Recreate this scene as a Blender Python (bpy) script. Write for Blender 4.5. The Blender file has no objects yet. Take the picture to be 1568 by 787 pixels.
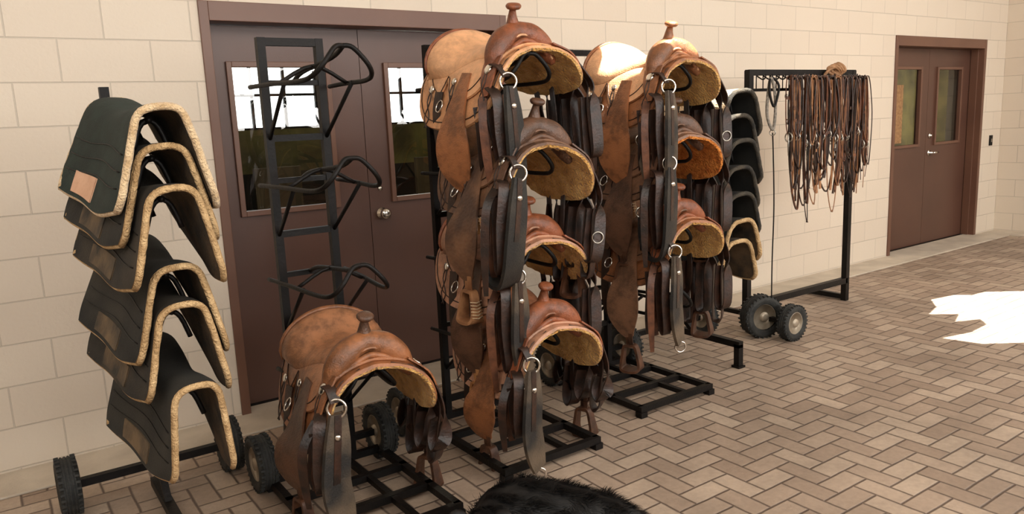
import bpy, bmesh, math, random
from mathutils import Vector, Matrix
random.seed(7)
V=Vector
def lin(c):
    out=[]
    for x in c:
        x=x/255.0
        out.append(x/12.92 if x<=0.04045 else ((x+0.055)/1.055)**2.4)
    return tuple(out)+(1.0,)
# ---------------------------------------------------------------- materials
def newmat(name):
    m=bpy.data.materials.new(name); m.use_nodes=True
    nt=m.node_tree; b=nt.nodes['Principled BSDF']
    return m,nt,b
def noise_mat(name,c1,c2,rough=.5,scale=8,bump=.1,bscale=60,metal=0,detail=4,bdist=.01,lo=.35,hi=.65,sheen=0,coat=0,mid=None,spec=.5):
    m,nt,b=newmat(name); L=nt.links
    tc=nt.nodes.new('ShaderNodeTexCoord')
    n=nt.nodes.new('ShaderNodeTexNoise'); n.inputs['Scale'].default_value=scale; n.inputs['Detail'].default_value=detail
    L.new(tc.outputs['Object'],n.inputs['Vector'])
    r=nt.nodes.new('ShaderNodeValToRGB'); r.color_ramp.elements[0].position=lo; r.color_ramp.elements[1].position=hi
    r.color_ramp.elements[0].color=lin(c1); r.color_ramp.elements[1].color=lin(c2)
    if mid: r.color_ramp.elements.new((lo+hi)/2).color=lin(mid)
    L.new(n.outputs['Fac'],r.inputs['Fac']); L.new(r.outputs['Color'],b.inputs['Base Color'])
    b.inputs['Roughness'].default_value=rough; b.inputs['Metallic'].default_value=metal
    b.inputs['Specular IOR Level'].default_value=spec
    if sheen: b.inputs['Sheen Weight'].default_value=sheen
    if coat: b.inputs['Coat Weight'].default_value=coat; b.inputs['Coat Roughness'].default_value=.3
    if bump:
        n2=nt.nodes.new('ShaderNodeTexNoise'); n2.inputs['Scale'].default_value=bscale; n2.inputs['Detail'].default_value=3
        L.new(tc.outputs['Object'],n2.inputs['Vector'])
        bp=nt.nodes.new('ShaderNodeBump'); bp.inputs['Strength'].default_value=bump; bp.inputs['Distance'].default_value=bdist
        L.new(n2.outputs['Fac'],bp.inputs['Height']); L.new(bp.outputs['Normal'],b.inputs['Normal'])
    return m
def tooled(name,c1,c2,rough=.5):
    m,nt,b=newmat(name); L=nt.links
    tc=nt.nodes.new('ShaderNodeTexCoord')
    v=nt.nodes.new('ShaderNodeTexVoronoi'); v.inputs['Scale'].default_value=60
    L.new(tc.outputs['Object'],v.inputs['Vector'])
    n=nt.nodes.new('ShaderNodeTexNoise'); n.inputs['Scale'].default_value=9; n.inputs['Detail'].default_value=5
    L.new(tc.outputs['Object'],n.inputs['Vector'])
    r=nt.nodes.new('ShaderNodeValToRGB'); r.color_ramp.elements[0].position=.35; r.color_ramp.elements[1].position=.65
    r.color_ramp.elements[0].color=lin(c1); r.color_ramp.elements[1].color=lin(c2)
    L.new(n.outputs['Fac'],r.inputs['Fac']); L.new(r.outputs['Color'],b.inputs['Base Color'])
    bp=nt.nodes.new('ShaderNodeBump'); bp.inputs['Strength'].default_value=.4; bp.inputs['Distance'].default_value=.005
    L.new(v.outputs['Distance'],bp.inputs['Height']); L.new(bp.outputs['Normal'],b.inputs['Normal'])
    b.inputs['Roughness'].default_value=rough
    return m
def leather(name,c,rough=.42,dark=.52):
    m,nt,b=newmat('leather_'+name); L=nt.links
    tc=nt.nodes.new('ShaderNodeTexCoord')
    def N(s,d,ro=.6):
        n=nt.nodes.new('ShaderNodeTexNoise'); n.inputs['Scale'].default_value=s; n.inputs['Detail'].default_value=d; n.inputs['Roughness'].default_value=ro
        L.new(tc.outputs['Object'],n.inputs['Vector']); return n.outputs['Fac']
    r=nt.nodes.new('ShaderNodeValToRGB'); e=r.color_ramp.elements
    e[0].position=.30; e[0].color=lin([x*dark for x in c]); e[1].position=.70; e[1].color=lin([min(255,x*1.12) for x in c])
    e.new(.46).color=lin([x*(dark+1)/2*1.04 for x in c]); e.new(.54).color=lin(c)
    mx=nt.nodes.new('ShaderNodeMath'); mx.operation='MULTIPLY_ADD'; mx.inputs[1].default_value=.35
    ma=nt.nodes.new('ShaderNodeMath'); ma.operation='MULTIPLY'; ma.inputs[1].default_value=.65
    L.new(N(4.5,8,.65),ma.inputs[0]); L.new(N(28,6),mx.inputs[0]); L.new(ma.outputs[0],mx.inputs[2])
    L.new(mx.outputs[0],r.inputs['Fac']); L.new(r.outputs['Color'],b.inputs['Base Color'])
    rr=nt.nodes.new('ShaderNodeMapRange'); rr.inputs['To Min'].default_value=rough-.12; rr.inputs['To Max'].default_value=rough+.18
    L.new(N(11,5),rr.inputs['Value']); L.new(rr.outputs[0],b.inputs['Roughness'])
    v=nt.nodes.new('ShaderNodeTexVoronoi'); v.inputs['Scale'].default_value=140; L.new(tc.outputs['Object'],v.inputs['Vector'])
    ad=nt.nodes.new('ShaderNodeMath'); ad.operation='ADD'; L.new(v.outputs['Distance'],ad.inputs[0])
    m3=nt.nodes.new('ShaderNodeMath'); m3.operation='MULTIPLY'; m3.inputs[1].default_value=3.0; L.new(N(16,4),m3.inputs[0]); L.new(m3.outputs[0],ad.inputs[1])
    bp=nt.nodes.new('ShaderNodeBump'); bp.inputs['Strength'].default_value=.28; bp.inputs['Distance'].default_value=.004
    L.new(ad.outputs[0],bp.inputs['Height']); L.new(bp.outputs['Normal'],b.inputs['Normal'])
    return m
def block_wall(name,axis,col1,col2):
    m,nt,b=newmat(name); L=nt.links
    tc=nt.nodes.new('ShaderNodeTexCoord'); sp=nt.nodes.new('ShaderNodeSeparateXYZ'); cb=nt.nodes.new('ShaderNodeCombineXYZ')
    L.new(tc.outputs['Object'],sp.inputs[0])
    L.new(sp.outputs['X' if axis=='x' else 'Y'],cb.inputs['X'])
    ad=nt.nodes.new('ShaderNodeMath'); ad.operation='ADD'; ad.inputs[1].default_value=20*.2032-.022
    L.new(sp.outputs['Z'],ad.inputs[0]); L.new(ad.outputs[0],cb.inputs['Y'])
    br=nt.nodes.new('ShaderNodeTexBrick')
    br.inputs['Scale'].default_value=1; br.inputs['Brick Width'].default_value=.4064; br.inputs['Row Height'].default_value=.2032
    br.inputs['Mortar Size'].default_value=.004; br.inputs['Mortar Smooth'].default_value=.4
    br.inputs['Color1'].default_value=lin(col1); br.inputs['Color2'].default_value=lin(col2)
    br.inputs['Mortar'].default_value=lin([x*.9 for x in col1])
    L.new(cb.outputs[0],br.inputs['Vector'])
    n=nt.nodes.new('ShaderNodeTexNoise'); n.inputs['Scale'].default_value=55; n.inputs['Detail'].default_value=5
    L.new(tc.outputs['Object'],n.inputs['Vector'])
    L.new(br.outputs['Color'],b.inputs['Base Color'])
    mu=nt.nodes.new('ShaderNodeMath'); mu.operation='MULTIPLY_ADD'; mu.inputs[1].default_value=-1.0
    sc=nt.nodes.new('ShaderNodeMath'); sc.operation='MULTIPLY'; sc.inputs[1].default_value=.45
    L.new(n.outputs['Fac'],sc.inputs[0]); L.new(br.outputs['Fac'],mu.inputs[0]); L.new(sc.outputs[0],mu.inputs[2])
    bp=nt.nodes.new('ShaderNodeBump'); bp.inputs['Strength'].default_value=.6; bp.inputs['Distance'].default_value=.006
    L.new(mu.outputs[0],bp.inputs['Height']); L.new(bp.outputs['Normal'],b.inputs['Normal'])
    b.inputs['Roughness'].default_value=.6
    return m
def paver_mat():
    m,nt,b=newmat('paver_brick'); L=nt.links
    def M(op,*a):
        n=nt.nodes.new('ShaderNodeMath'); n.operation=op
        for i,x in enumerate(a):
            if isinstance(x,(int,float)): n.inputs[i].default_value=x
            else: L.new(x,n.inputs[i])
        return n.outputs[0]
    tc=nt.nodes.new('ShaderNodeTexCoord')
    wn=nt.nodes.new('ShaderNodeTexNoise'); wn.inputs['Scale'].default_value=6; L.new(tc.outputs['Object'],wn.inputs['Vector'])
    sp=nt.nodes.new('ShaderNodeSeparateXYZ'); L.new(tc.outputs['Object'],sp.inputs[0])
    wob=M('MULTIPLY',M('SUBTRACT',wn.outputs['Fac'],.5),.08)
    x=M('ADD',M('DIVIDE',M('ADD',sp.outputs['X'],20),.103),wob)
    y=M('ADD',M('DIVIDE',M('ADD',sp.outputs['Y'],20),.103),wob)
    i=M('FLOOR',x); j=M('FLOOR',y); fx=M('SUBTRACT',x,i); fy=M('SUBTRACT',y,j)
    k=M('FLOORED_MODULO',M('SUBTRACT',i,j),4)
    def eq(v): return M('COMPARE',k,v,.3)
    k0,k1,k2,k3=eq(0),eq(1),eq(2),eq(3)
    dl=M('ADD',fx,k1); dr=M('ADD',M('SUBTRACT',1,fx),k0)
    db=M('ADD',fy,k2); dt=M('ADD',M('SUBTRACT',1,fy),k3)
    d=M('MINIMUM',M('MINIMUM',dl,dr),M('MINIMUM',db,dt))
    mr=nt.nodes.new('ShaderNodeMapRange'); mr.inputs['From Min'].default_value=.012; mr.inputs['From Max'].default_value=.075
    L.new(d,mr.inputs['Value'])
    ix=M('SUBTRACT',i,k1); jy=M('SUBTRACT',j,k2)
    cb=nt.nodes.new('ShaderNodeCombineXYZ'); L.new(ix,cb.inputs[0]); L.new(jy,cb.inputs[1])
    wh=nt.nodes.new('ShaderNodeTexWhiteNoise'); wh.noise_dimensions='2D'; L.new(cb.outputs[0],wh.inputs['Vector'])
    r=nt.nodes.new('ShaderNodeValToRGB'); e=r.color_ramp.elements
    e[0].position=0; e[0].color=lin((155,134,116)); e[1].position=1; e[1].color=lin((186,166,146))
    e.new(.5).color=lin((170,149,130))
    L.new(wh.outputs['Value'],r.inputs['Fac'])
    n=nt.nodes.new('ShaderNodeTexNoise'); n.inputs['Scale'].default_value=1.3; n.inputs['Detail'].default_value=8; n.inputs['Roughness'].default_value=.7
    L.new(tc.outputs['Object'],n.inputs['Vector'])
    st=nt.nodes.new('ShaderNodeMapRange'); st.inputs['From Min'].default_value=.3; st.inputs['From Max'].default_value=.7
    st.inputs['To Min'].default_value=.62; st.inputs['To Max'].default_value=1.06
    L.new(n.outputs['Fac'],st.inputs['Value'])
    mx=nt.nodes.new('ShaderNodeMix'); mx.data_type='RGBA'; mx.blend_type='MIX'
    L.new(mr.outputs[0],mx.inputs[0]); mx.inputs[6].default_value=lin((98,81,70)); L.new(r.outputs['Color'],mx.inputs[7])
    n5=nt.nodes.new('ShaderNodeTexNoise'); n5.inputs['Scale'].default_value=38; n5.inputs['Detail'].default_value=6
    L.new(tc.outputs['Object'],n5.inputs['Vector'])
    sv=M('MULTIPLY',st.outputs[0],M('ADD',.8,M('MULTIPLY',n5.outputs['Fac'],.4)))
    mm=nt.nodes.new('ShaderNodeVectorMath'); mm.operation='SCALE'; L.new(mx.outputs[2],mm.inputs[0]); L.new(sv,mm.inputs['Scale'])
    L.new(mm.outputs[0],b.inputs['Base Color'])
    n3=nt.nodes.new('ShaderNodeTexNoise'); n3.inputs['Scale'].default_value=70; n3.inputs['Detail'].default_value=4
    L.new(tc.outputs['Object'],n3.inputs['Vector'])
    h=M('ADD',mr.outputs[0],M('MULTIPLY',n3.outputs['Fac'],.5))
    bp=nt.nodes.new('ShaderNodeBump'); bp.inputs['Strength'].default_value=.7; bp.inputs['Distance'].default_value=.006
    L.new(h,bp.inputs['Height']); L.new(bp.outputs['Normal'],b.inputs['Normal'])
    b.inputs['Roughness'].default_value=.6
    return m
def glass_mat():
    m,nt,b=newmat('door_glass'); L=nt.links
    g=nt.nodes.new('ShaderNodeBsdfGlossy'); g.inputs['Roughness'].default_value=.01; g.inputs['Color'].default_value=(1,1,1,1)
    t=nt.nodes.new('ShaderNodeBsdfTransparent'); t.inputs['Color'].default_value=(.86,.88,.84,1)
    mix=nt.nodes.new('ShaderNodeMixShader'); mix.inputs[0].default_value=.10
    out=nt.nodes['Material Output']
    L.new(t.outputs[0],mix.inputs[1]); L.new(g.outputs[0],mix.inputs[2]); L.new(mix.outputs[0],out.inputs['Surface'])
    nt.nodes.remove(b)
    return m
MW=block_wall('painted_block','x',(215,202,184),(211,197,179))
MW2=block_wall('painted_block_side','y',(215,202,184),(211,197,179))
MFLOOR=paver_mat()
MCONC=noise_mat('concrete_strip',(180,168,151),(202,190,172),.7,4,.3,50)
MCEIL=noise_mat('ceiling_panel',(200,192,178),(210,200,186),.8,2,0)
MDARKW=noise_mat('dark_wood_wall',(70,56,40),(104,88,62),.7,1.2,0)
MOLIVE=noise_mat('olive_wall',(72,66,36),(136,124,70),.7,2.0,0)
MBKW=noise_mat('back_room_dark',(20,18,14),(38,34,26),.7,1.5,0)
MFRAME=noise_mat('brown_frame_paint',(100,68,53),(108,75,58),.42,2,.05,120)
MDOOR=noise_mat('brown_door_paint',(80,53,42),(88,59,47),.4,2,.05,150)
MGLASS=glass_mat()
MCHR=noise_mat('chrome',(215,210,200),(225,220,212),.2,5,0,metal=1)
MSTEEL=noise_mat('bit_steel',(150,146,138),(190,185,175),.3,20,0,metal=1)
MBLK=noise_mat('black_painted_steel',(8,7,6),(20,15,13),.5,10,.15,80,spec=.22)
MRUB=noise_mat('tyre_rubber',(26,27,26),(48,48,45),.75,20,.5,90)
MHUB=noise_mat('hub_metal',(150,138,120),(180,168,150),.45,15,.1,60,metal=.6)
MFLC=noise_mat('golden_fleece',(196,134,56),(252,206,122),.95,16,1.0,90,bdist=.03,sheen=.3,detail=8,mid=(232,176,90),lo=.3,hi=.7)
MFLC2=noise_mat('orange_fleece',(206,112,38),(244,156,70),.95,28,1.0,90,bdist=.03)
MCREAM=noise_mat('cream_fleece',(205,172,128),(236,208,166),.95,30,1.0,120,bdist=.015,sheen=.3)
MEDGE=noise_mat('tan_felt_edge',(176,142,98),(218,184,136),.95,20,1.0,120,bdist=.015)
MDEDGE=noise_mat('dark_pad_edge',(34,32,28),(72,64,52),.9,16,.6,120,bdist=.01)
MGRN=noise_mat('dark_green_canvas',(18,32,28),(30,46,40),.85,14,.3,200)
MBLC=noise_mat('black_canvas',(18,19,17),(46,44,38),.85,5,.3,200,detail=8)
MBRC=noise_mat('worn_dark_canvas',(22,21,18),(60,52,41),.8,5,.3,200,detail=8)
MFELT=noise_mat('pad_underside_felt',(46,38,28),(98,78,55),.95,9,.6,100,detail=6)
MPATCH=noise_mat('peach_suede_patch',(205,160,130),(222,180,150),.8,12,.1,80)
MPATCH2=noise_mat('worn_leather_patch',(36,32,26),(108,88,63),.7,9,.2,80,detail=8)
MNEO=noise_mat('black_neoprene_cinch',(20,20,19),(56,50,42),.55,9,.3,120,lo=.4,hi=.8)
MNEO2=noise_mat('dusty_neoprene_cinch',(30,28,26),(112,94,74),.6,6,.3,120,lo=.38,hi=.8,detail=8)
MSTRAP=noise_mat('dark_strap_leather',(28,18,12),(58,34,22),.45,20,.2,90)
MTAN=noise_mat('tan_strap_leather',(150,98,54),(192,138,88),.55,20,.2,90)
MSTIR=noise_mat('brown_stirrup_leather',(56,34,22),(92,58,38),.5,18,.2,90)
MBRD=noise_mat('bridle_leather',(70,40,25),(112,68,44),.5,18,.2,90)
MBRD2=noise_mat('bridle_leather_dark',(34,22,17),(62,40,28),.5,18,.2,90)
MBRD3=noise_mat('bridle_leather_tan',(122,80,50),(162,116,78),.5,18,.2,90)
MROPE=noise_mat('rope_grey',(110,104,96),(150,142,130),.8,60,.5,200)
MTROPE=noise_mat('tan_rope',(150,110,76),(190,148,110),.85,50,.5,200)
MFUR=noise_mat('black_dog_fur',(9,9,10),(24,23,23),.5,30,0,spec=.35)
MNOSE=noise_mat('dog_nose',(8,8,8),(14,13,13),.25,30,0)
MDEYE=noise_mat('dog_eye',(30,16,8),(44,24,12),.08,30,0)
# ---------------------------------------------------------------- mesh builder
def cr(pts,n=6,closed=False):
    P=[V(p) for p in pts]; N=len(P); out=[]
    segs=N if closed else N-1
    for i in range(segs):
        if closed: p0,p1,p2,p3=P[(i-1)%N],P[i],P[(i+1)%N],P[(i+2)%N]
        else: p0,p1,p2,p3=P[max(i-1,0)],P[i],P[i+1],P[min(i+2,N-1)]
        for k in range(n):
            t=k/n
            out.append(.5*((2*p1)+(p2-p0)*t+(2*p0-5*p1+4*p2-p3)*t*t+(3*p1-p0-3*p2+p3)*t**3))
    if not closed: out.append(P[-1])
    return out
def crs(vals,n=6,closed=False):
    return [p.x for p in cr([(v,0,0) for v in vals],n,closed)]
class MB:
    def __init__(s): s.v=[];s.f=[];s.m=[];s.sm=[];s.mats=[]
    def mi(s,m):
        if m not in s.mats: s.mats.append(m)
        return s.mats.index(m)
    def add(s,vs,fs,mat,smooth=True):
        o=len(s.v); s.v+=[tuple(p) for p in vs]; k=s.mi(mat)
        for f in fs:
            s.f.append(tuple(i+o for i in f)); s.m.append(k); s.sm.append(smooth)
    def box(s,c,size,mat,rot=None):
        c=V(c); h=V(size)/2; vs=[]
        for z in(-1,1):
            for y in(-1,1):
                for x in(-1,1):
                    p=V((x*h.x,y*h.y,z*h.z))
                    if rot: p=rot@p
                    vs.append(c+p)
        s.add(vs,[(0,2,3,1),(4,5,7,6),(0,1,5,4),(2,6,7,3),(0,4,6,2),(1,3,7,5)],mat,False)
    def mm(s,lo,hi,mat):
        s.box([(a+b)/2 for a,b in zip(lo,hi)],[b-a for a,b in zip(lo,hi)],mat)
    def beam(s,p,q,w,mat,h=None):
        p=V(p);q=V(q);d=q-p;L=d.length;d.normalize()
        up=V((0,0,1)) if abs(d.z)<.9 else V((0,1,0))
        x=d.cross(up).normalized();z=x.cross(d)
        R=Matrix((x,d,z)).transposed()
        s.box((p+q)/2,(w,L,h or w),mat,R)
    def tube(s,pts,r,mat,n=8,closed=False,sub=0):
        if sub:
            if not isinstance(r,(int,float)): r=crs(r,sub,closed)
            pts=cr(pts,sub,closed)
        P=[V(p) for p in pts];N=len(P)
        R=[r]*N if isinstance(r,(int,float)) else list(r)
        T=[]
        for i in range(N):
            a=P[(i-1)%N] if closed else P[max(i-1,0)]
            b=P[(i+1)%N] if closed else P[min(i+1,N-1)]
            t=(b-a); T.append(t.normalized() if t.length>1e-9 else V((0,0,1)))
        u=T[0].orthogonal().normalized(); vs=[]
        for i in range(N):
            u=(u-T[i]*u.dot(T[i]));u=u.normalized() if u.length>1e-6 else T[i].orthogonal().normalized()
            w=T[i].cross(u)
            for k in range(n):
                a=2*math.pi*k/n; vs.append(P[i]+(u*math.cos(a)+w*math.sin(a))*R[i])
        fs=[]
        for i in range(N if closed else N-1):
            j=(i+1)%N
            for k in range(n):
                fs.append((i*n+k,i*n+(k+1)%n,j*n+(k+1)%n,j*n+k))
        if not closed:
            fs.append(tuple(range(n))[::-1]); fs.append(tuple((N-1)*n+k for k in range(n)))
        s.add(vs,fs,mat)
    def ribbon(s,pts,wdir,width,th,mat,sub=5,closed=False):
        W=width
        if sub:
            if not isinstance(W,(int,float)): W=crs(W,sub,closed)
            if isinstance(wdir,list): wdir=cr(wdir,sub,closed)
            pts=cr(pts,sub,closed)
        P=[V(p) for p in pts];N=len(P)
        if isinstance(W,(int,float)): W=[W]*N
        C=[]
        for i in range(N):
            a=P[(i-1)%N] if closed else P[max(i-1,0)]
            b=P[(i+1)%N] if closed else P[min(i+1,N-1)]
            t=(b-a).normalized()
            w=V(wdir[i] if isinstance(wdir,list) else wdir); w=(w-t*w.dot(t)).normalized()
            nn=t.cross(w)
            C.append([P[i]+w*W[i]*q[0]+nn*th*q[1] for q in ((-.5,-.5),(.5,-.5),(.5,.5),(-.5,.5))])
        M=N if closed else N-1
        for k in range(4):
            vs=[]
            for i in range(N): vs+=[C[i][k],C[i][(k+1)%4]]
            s.add(vs,[(2*i,2*i+1,2*((i+1)%N)+1,2*((i+1)%N)) for i in range(M)],mat,True)
        if not closed:
            s.add(C[0],[(3,2,1,0)],mat,False); s.add(C[-1],[(0,1,2,3)],mat,False)
    def lathe(s,o,axis,prof,mat,n=20,cap=True):
        o=V(o);ax=V(axis).normalized();u=ax.orthogonal().normalized();w=ax.cross(u);vs=[]
        for r,h in prof:
            for k in range(n):
                a=2*math.pi*k/n; vs.append(o+ax*h+(u*math.cos(a)+w*math.sin(a))*r)
        fs=[]
        for i in range(len(prof)-1):
            for k in range(n): fs.append((i*n+k,i*n+(k+1)%n,(i+1)*n+(k+1)%n,(i+1)*n+k))
        if cap:
            fs.append(tuple(range(n))[::-1]); fs.append(tuple((len(prof)-1)*n+k for k in range(n)))
        s.add(vs,fs,mat)
    def ring(s,c,normal,R,r,mat,n=20,sx=1):
        c=V(c);ax=V(normal).normalized();u=ax.orthogonal().normalized();w=ax.cross(u)
        s.tube([c+u*math.cos(2*math.pi*k/n)*R+w*math.sin(2*math.pi*k/n)*R*sx for k in range(n)],r,mat,6,True)
    def shell(s,fo,fi,nu,nv,mo,mi,mr,bulge=.35,mr2=None):
        vo=[fo(i/nu,j/nv) for i in range(nu+1) for j in range(nv+1)]
        vi=[fi(i/nu,j/nv) for i in range(nu+1) for j in range(nv+1)]
        q=[(i*(nv+1)+j,i*(nv+1)+j+1,(i+1)*(nv+1)+j+1,(i+1)*(nv+1)+j) for i in range(nu) for j in range(nv)]
        s.add(vo,q,mo)
        s.add(vi,[f[::-1] for f in q],mi)
        bd=[i*(nv+1) for i in range(nu+1)]+[nu*(nv+1)+j for j in range(1,nv+1)]+[i*(nv+1)+nv for i in range(nu-1,-1,-1)]+[j for j in range(nv-1,0,-1)]
        B=len(bd)
        a=[V(vo[k]) for k in bd]; c=[V(vi[k]) for k in bd]
        mid=[]
        for k in range(B):
            t=(a[(k+1)%B]-a[k-1]); nn=a[k]-c[k]
            o=t.cross(nn)
            if o.length>1e-9: o.normalize()
            mid.append((a[k]+c[k])/2+o*nn.length*bulge)
        vs=a+mid+c
        s.add(vs,[(k,(k+1)%B,B+(k+1)%B,B+k) for k in range(B)],mr)
        s.add(vs,[(B+k,B+(k+1)%B,2*B+(k+1)%B,2*B+k) for k in range(B)],mr2 or mr)
    def obj(s,name,loc=(0,0,0),rot=(0,0,0),parent=None,bevel=0):
        me=bpy.data.meshes.new(name); me.from_pydata(s.v,[],s.f)
        for m in s.mats: me.materials.append(m)
        me.polygons.foreach_set('material_index',s.m); me.polygons.foreach_set('use_smooth',s.sm)
        me.update()
        ob=bpy.data.objects.new(name,me); bpy.context.scene.collection.objects.link(ob)
        ob.location=loc; ob.rotation_euler=rot
        if parent: ob.parent=parent
        if bevel:
            b=ob.modifiers.new('bevel','BEVEL'); b.width=bevel; b.segments=2; b.limit_method='ANGLE'
        return ob
def empty(name,loc=(0,0,0)):
    e=bpy.data.objects.new(name,None); e.location=loc; bpy.context.scene.collection.objects.link(e); return e
# ---------------------------------------------------------------- room
XR=10.16; XL=-4.0; YF=-9.0; ZC=4.5
mb=MB(); mb.mm((XL,YF,-.1),(XR,0.4,0),MFLOOR); mb.obj('floor')
D1=(1.06,2.985); D2=(7.74,9.67); DH=2.26
mb=MB()
for a,b,c in ((XL,D1[0],0),(D1[0],D1[1],DH),(D1[1],D2[0],0),(D2[0],D2[1],DH),(D2[1],XR,0)):
    mb.mm((a,0,c),(b,.4,ZC),MW)
mb.obj('wall_back')
mb=MB(); mb.mm((XR,YF,0),(XR+.2,.4,ZC),MW2); mb.obj('wall_right')
mb=MB(); mb.mm((XL-.2,YF,0),(XL,.4,ZC),MW2); mb.obj('wall_left')
mb=MB(); mb.mm((XL,-.30,0),(XR,.14,.012),MCONC); mb.mm((XR-.3,YF,0),(XR,-.30,.012),MCONC); mb.obj('trim_1',bevel=.004)
# rooms seen through the door lites
BX0,BX1,BY=0.2,6.6,4.4
mb=MB(); mb.mm((BX0,.4,-.1),(BX1,BY+.2,0),MBKW); mb.obj('floor_tack_room')
mb=MB(); mb.mm((BX0,.4,2.9),(BX1,BY+.2,3.0),MBKW); mb.obj('ceiling_tack_room')
mb=MB(); mb.mm((BX0-.1,.4,0),(BX0,BY+.2,2.9),MBKW); mb.obj('wall_tack_room_left')
mb=MB(); mb.mm((BX1,.4,0),(BX1+.1,BY+.2,2.9),MBKW); mb.obj('wall_tack_room_right')
mb=MB()
mb.mm((BX0,BY,0),(BX1,BY+.2,1.12),MBKW); mb.mm((BX0,BY,1.12),(BX1,BY+.2,1.60),MOLIVE)
mb.mm((BX0,BY,2.55),(BX1,BY+.2,2.9),MBKW)
for a,b in ((BX0,1.9),(3.75,4.1),(6.0,BX1)): mb.mm((a,BY,1.6),(b,BY+.2,2.55),MBKW)
mb.obj('wall_tack_room_back')
for n,(a,b) in enumerate(((1.9,3.75),(4.1,6.0))):
    mb=MB(); k=5
    for i in range(k+1):
        x=a+(b-a)*i/k; mb.mm((x-.014,BY+.06,1.6),(x+.014,BY+.1,2.55),MBLK)
    for z in (1.61,1.98,2.54): mb.mm((a,BY+.061,z-.014),(b,BY+.099,z+.014),MBLK)
    mb.obj('window_%d'%(n+5))
for x in (2.4,3.3,4.3,5.2):
    mb=MB()
    mb.mm((x,3.4,.42),(x+.5,3.9,.48),MDARKW); mb.mm((x,3.85,.48),(x+.5,3.9,1.2),MDARKW)
    for dx in(.02,.44):
        for dy in(3.42,3.84): mb.mm((x+dx,dy,0),(x+dx+.04,dy+.04,.42),MDARKW)
    mb.obj('wooden_chair')
mb=MB(); mb.mm((7.2,.4,-.1),(14,3.2,0),MBKW); mb.mm((7.2,3.0,0),(14,3.2,3),MOLIVE); mb.mm((7.1,.4,0),(7.2,3.2,3),MBKW); mb.mm((14,.4,0),(14.1,3.2,3),MOLIVE); mb.mm((7.2,.4,2.9),(14,3.2,3),MBKW)
mb.mm((11.0,2.95,1.0),(12.2,3.0,2.0),MGRN); mb.mm((12.6,2.95,.9),(13.4,3.0,1.9),MTAN)
mb.obj('wall_side_room')
# front wall with openings
mb=MB()
ops=[(-2.5,1.0),(2.2,4.55),(4.95,7.3),(7.7,9.6)]
Z0,Z1=1.62,3.3
mb.mm((XL,YF-.2,0),(XR,YF,Z0),MDARKW); mb.mm((XL,YF-.2,Z1),(XR,YF,ZC),MDARKW)
xs=[XL]+[q for o in ops for q in o]+[XR]
for i in range(0,len(xs),2): mb.mm((xs[i],YF-.2,Z0),(xs[i+1],YF,Z1),MDARKW)
mb.obj('wall_front')
for n,(a,b) in enumerate(ops):
    mb=MB(); k=max(2,int((b-a)/.55))
    for i in range(k+1):
        x=a+(b-a)*i/k; mb.mm((x-.025,YF-.12,Z0),(x+.025,YF-.06,Z1),MBLK)
    for z in (Z0+.02,Z0+.56,Z0+1.12,Z1-.02): mb.mm((a,YF-.118,z-.022),(b,YF-.062,z+.022),MBLK)
    mb.obj('window_%d'%(n+1))
# ceiling out of view; holes added, shaped to cast the sun patches
SL=V((-.25,.35,-1))
def hole(poly,z): return [(x-SL.x*(ZC-z),y-SL.y*(ZC-z)) for x,y in poly]
def ell(cx,cy,rx,ry,n=14): return [(cx+rx*math.cos(2*math.pi*k/n)*(1+.15*math.sin(3*k)),cy+ry*math.sin(2*math.pi*k/n)) for k in range(n)]
holes=[hole([(5.80,-1.43),(6.05,-1.36),(6.25,-1.22),(6.52,-1.26),(6.62,-1.36),(6.8,-1.38),(7.3,-1.8),(6.9,-2.3),(6.2,-2.42),(5.6,-2.25),(5.3,-2.03),(5.25,-1.80),(5.52,-1.86),(5.80,-1.84),(5.92,-1.74),(5.72,-1.66),(5.95,-1.58)],0),
       hole(ell(3.06,-1.23,.27,.29),1.9), hole(ell(3.74,-1.2,.13,.16),1.72)]
bm=bmesh.new()
def loop(ps):
    vs=[bm.verts.new((x,y,ZC)) for x,y in ps]
    return [bm.edges.new((vs[i],vs[(i+1)%len(vs)])) for i in range(len(vs))]
E=loop([(XL-.2,YF-.2),(XR+.2,YF-.2),(XR+.2,.4),(XL-.2,.4)])
for h in holes: E+=loop(h)
bmesh.ops.triangle_fill(bm,use_beauty=True,edges=E)
me=bpy.data.meshes.new('ceiling'); bm.to_mesh(me); bm.free(); me.materials.append(MCEIL)
ob=bpy.data.objects.new('ceiling',me); bpy.context.scene.collection.objects.link(ob)
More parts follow.
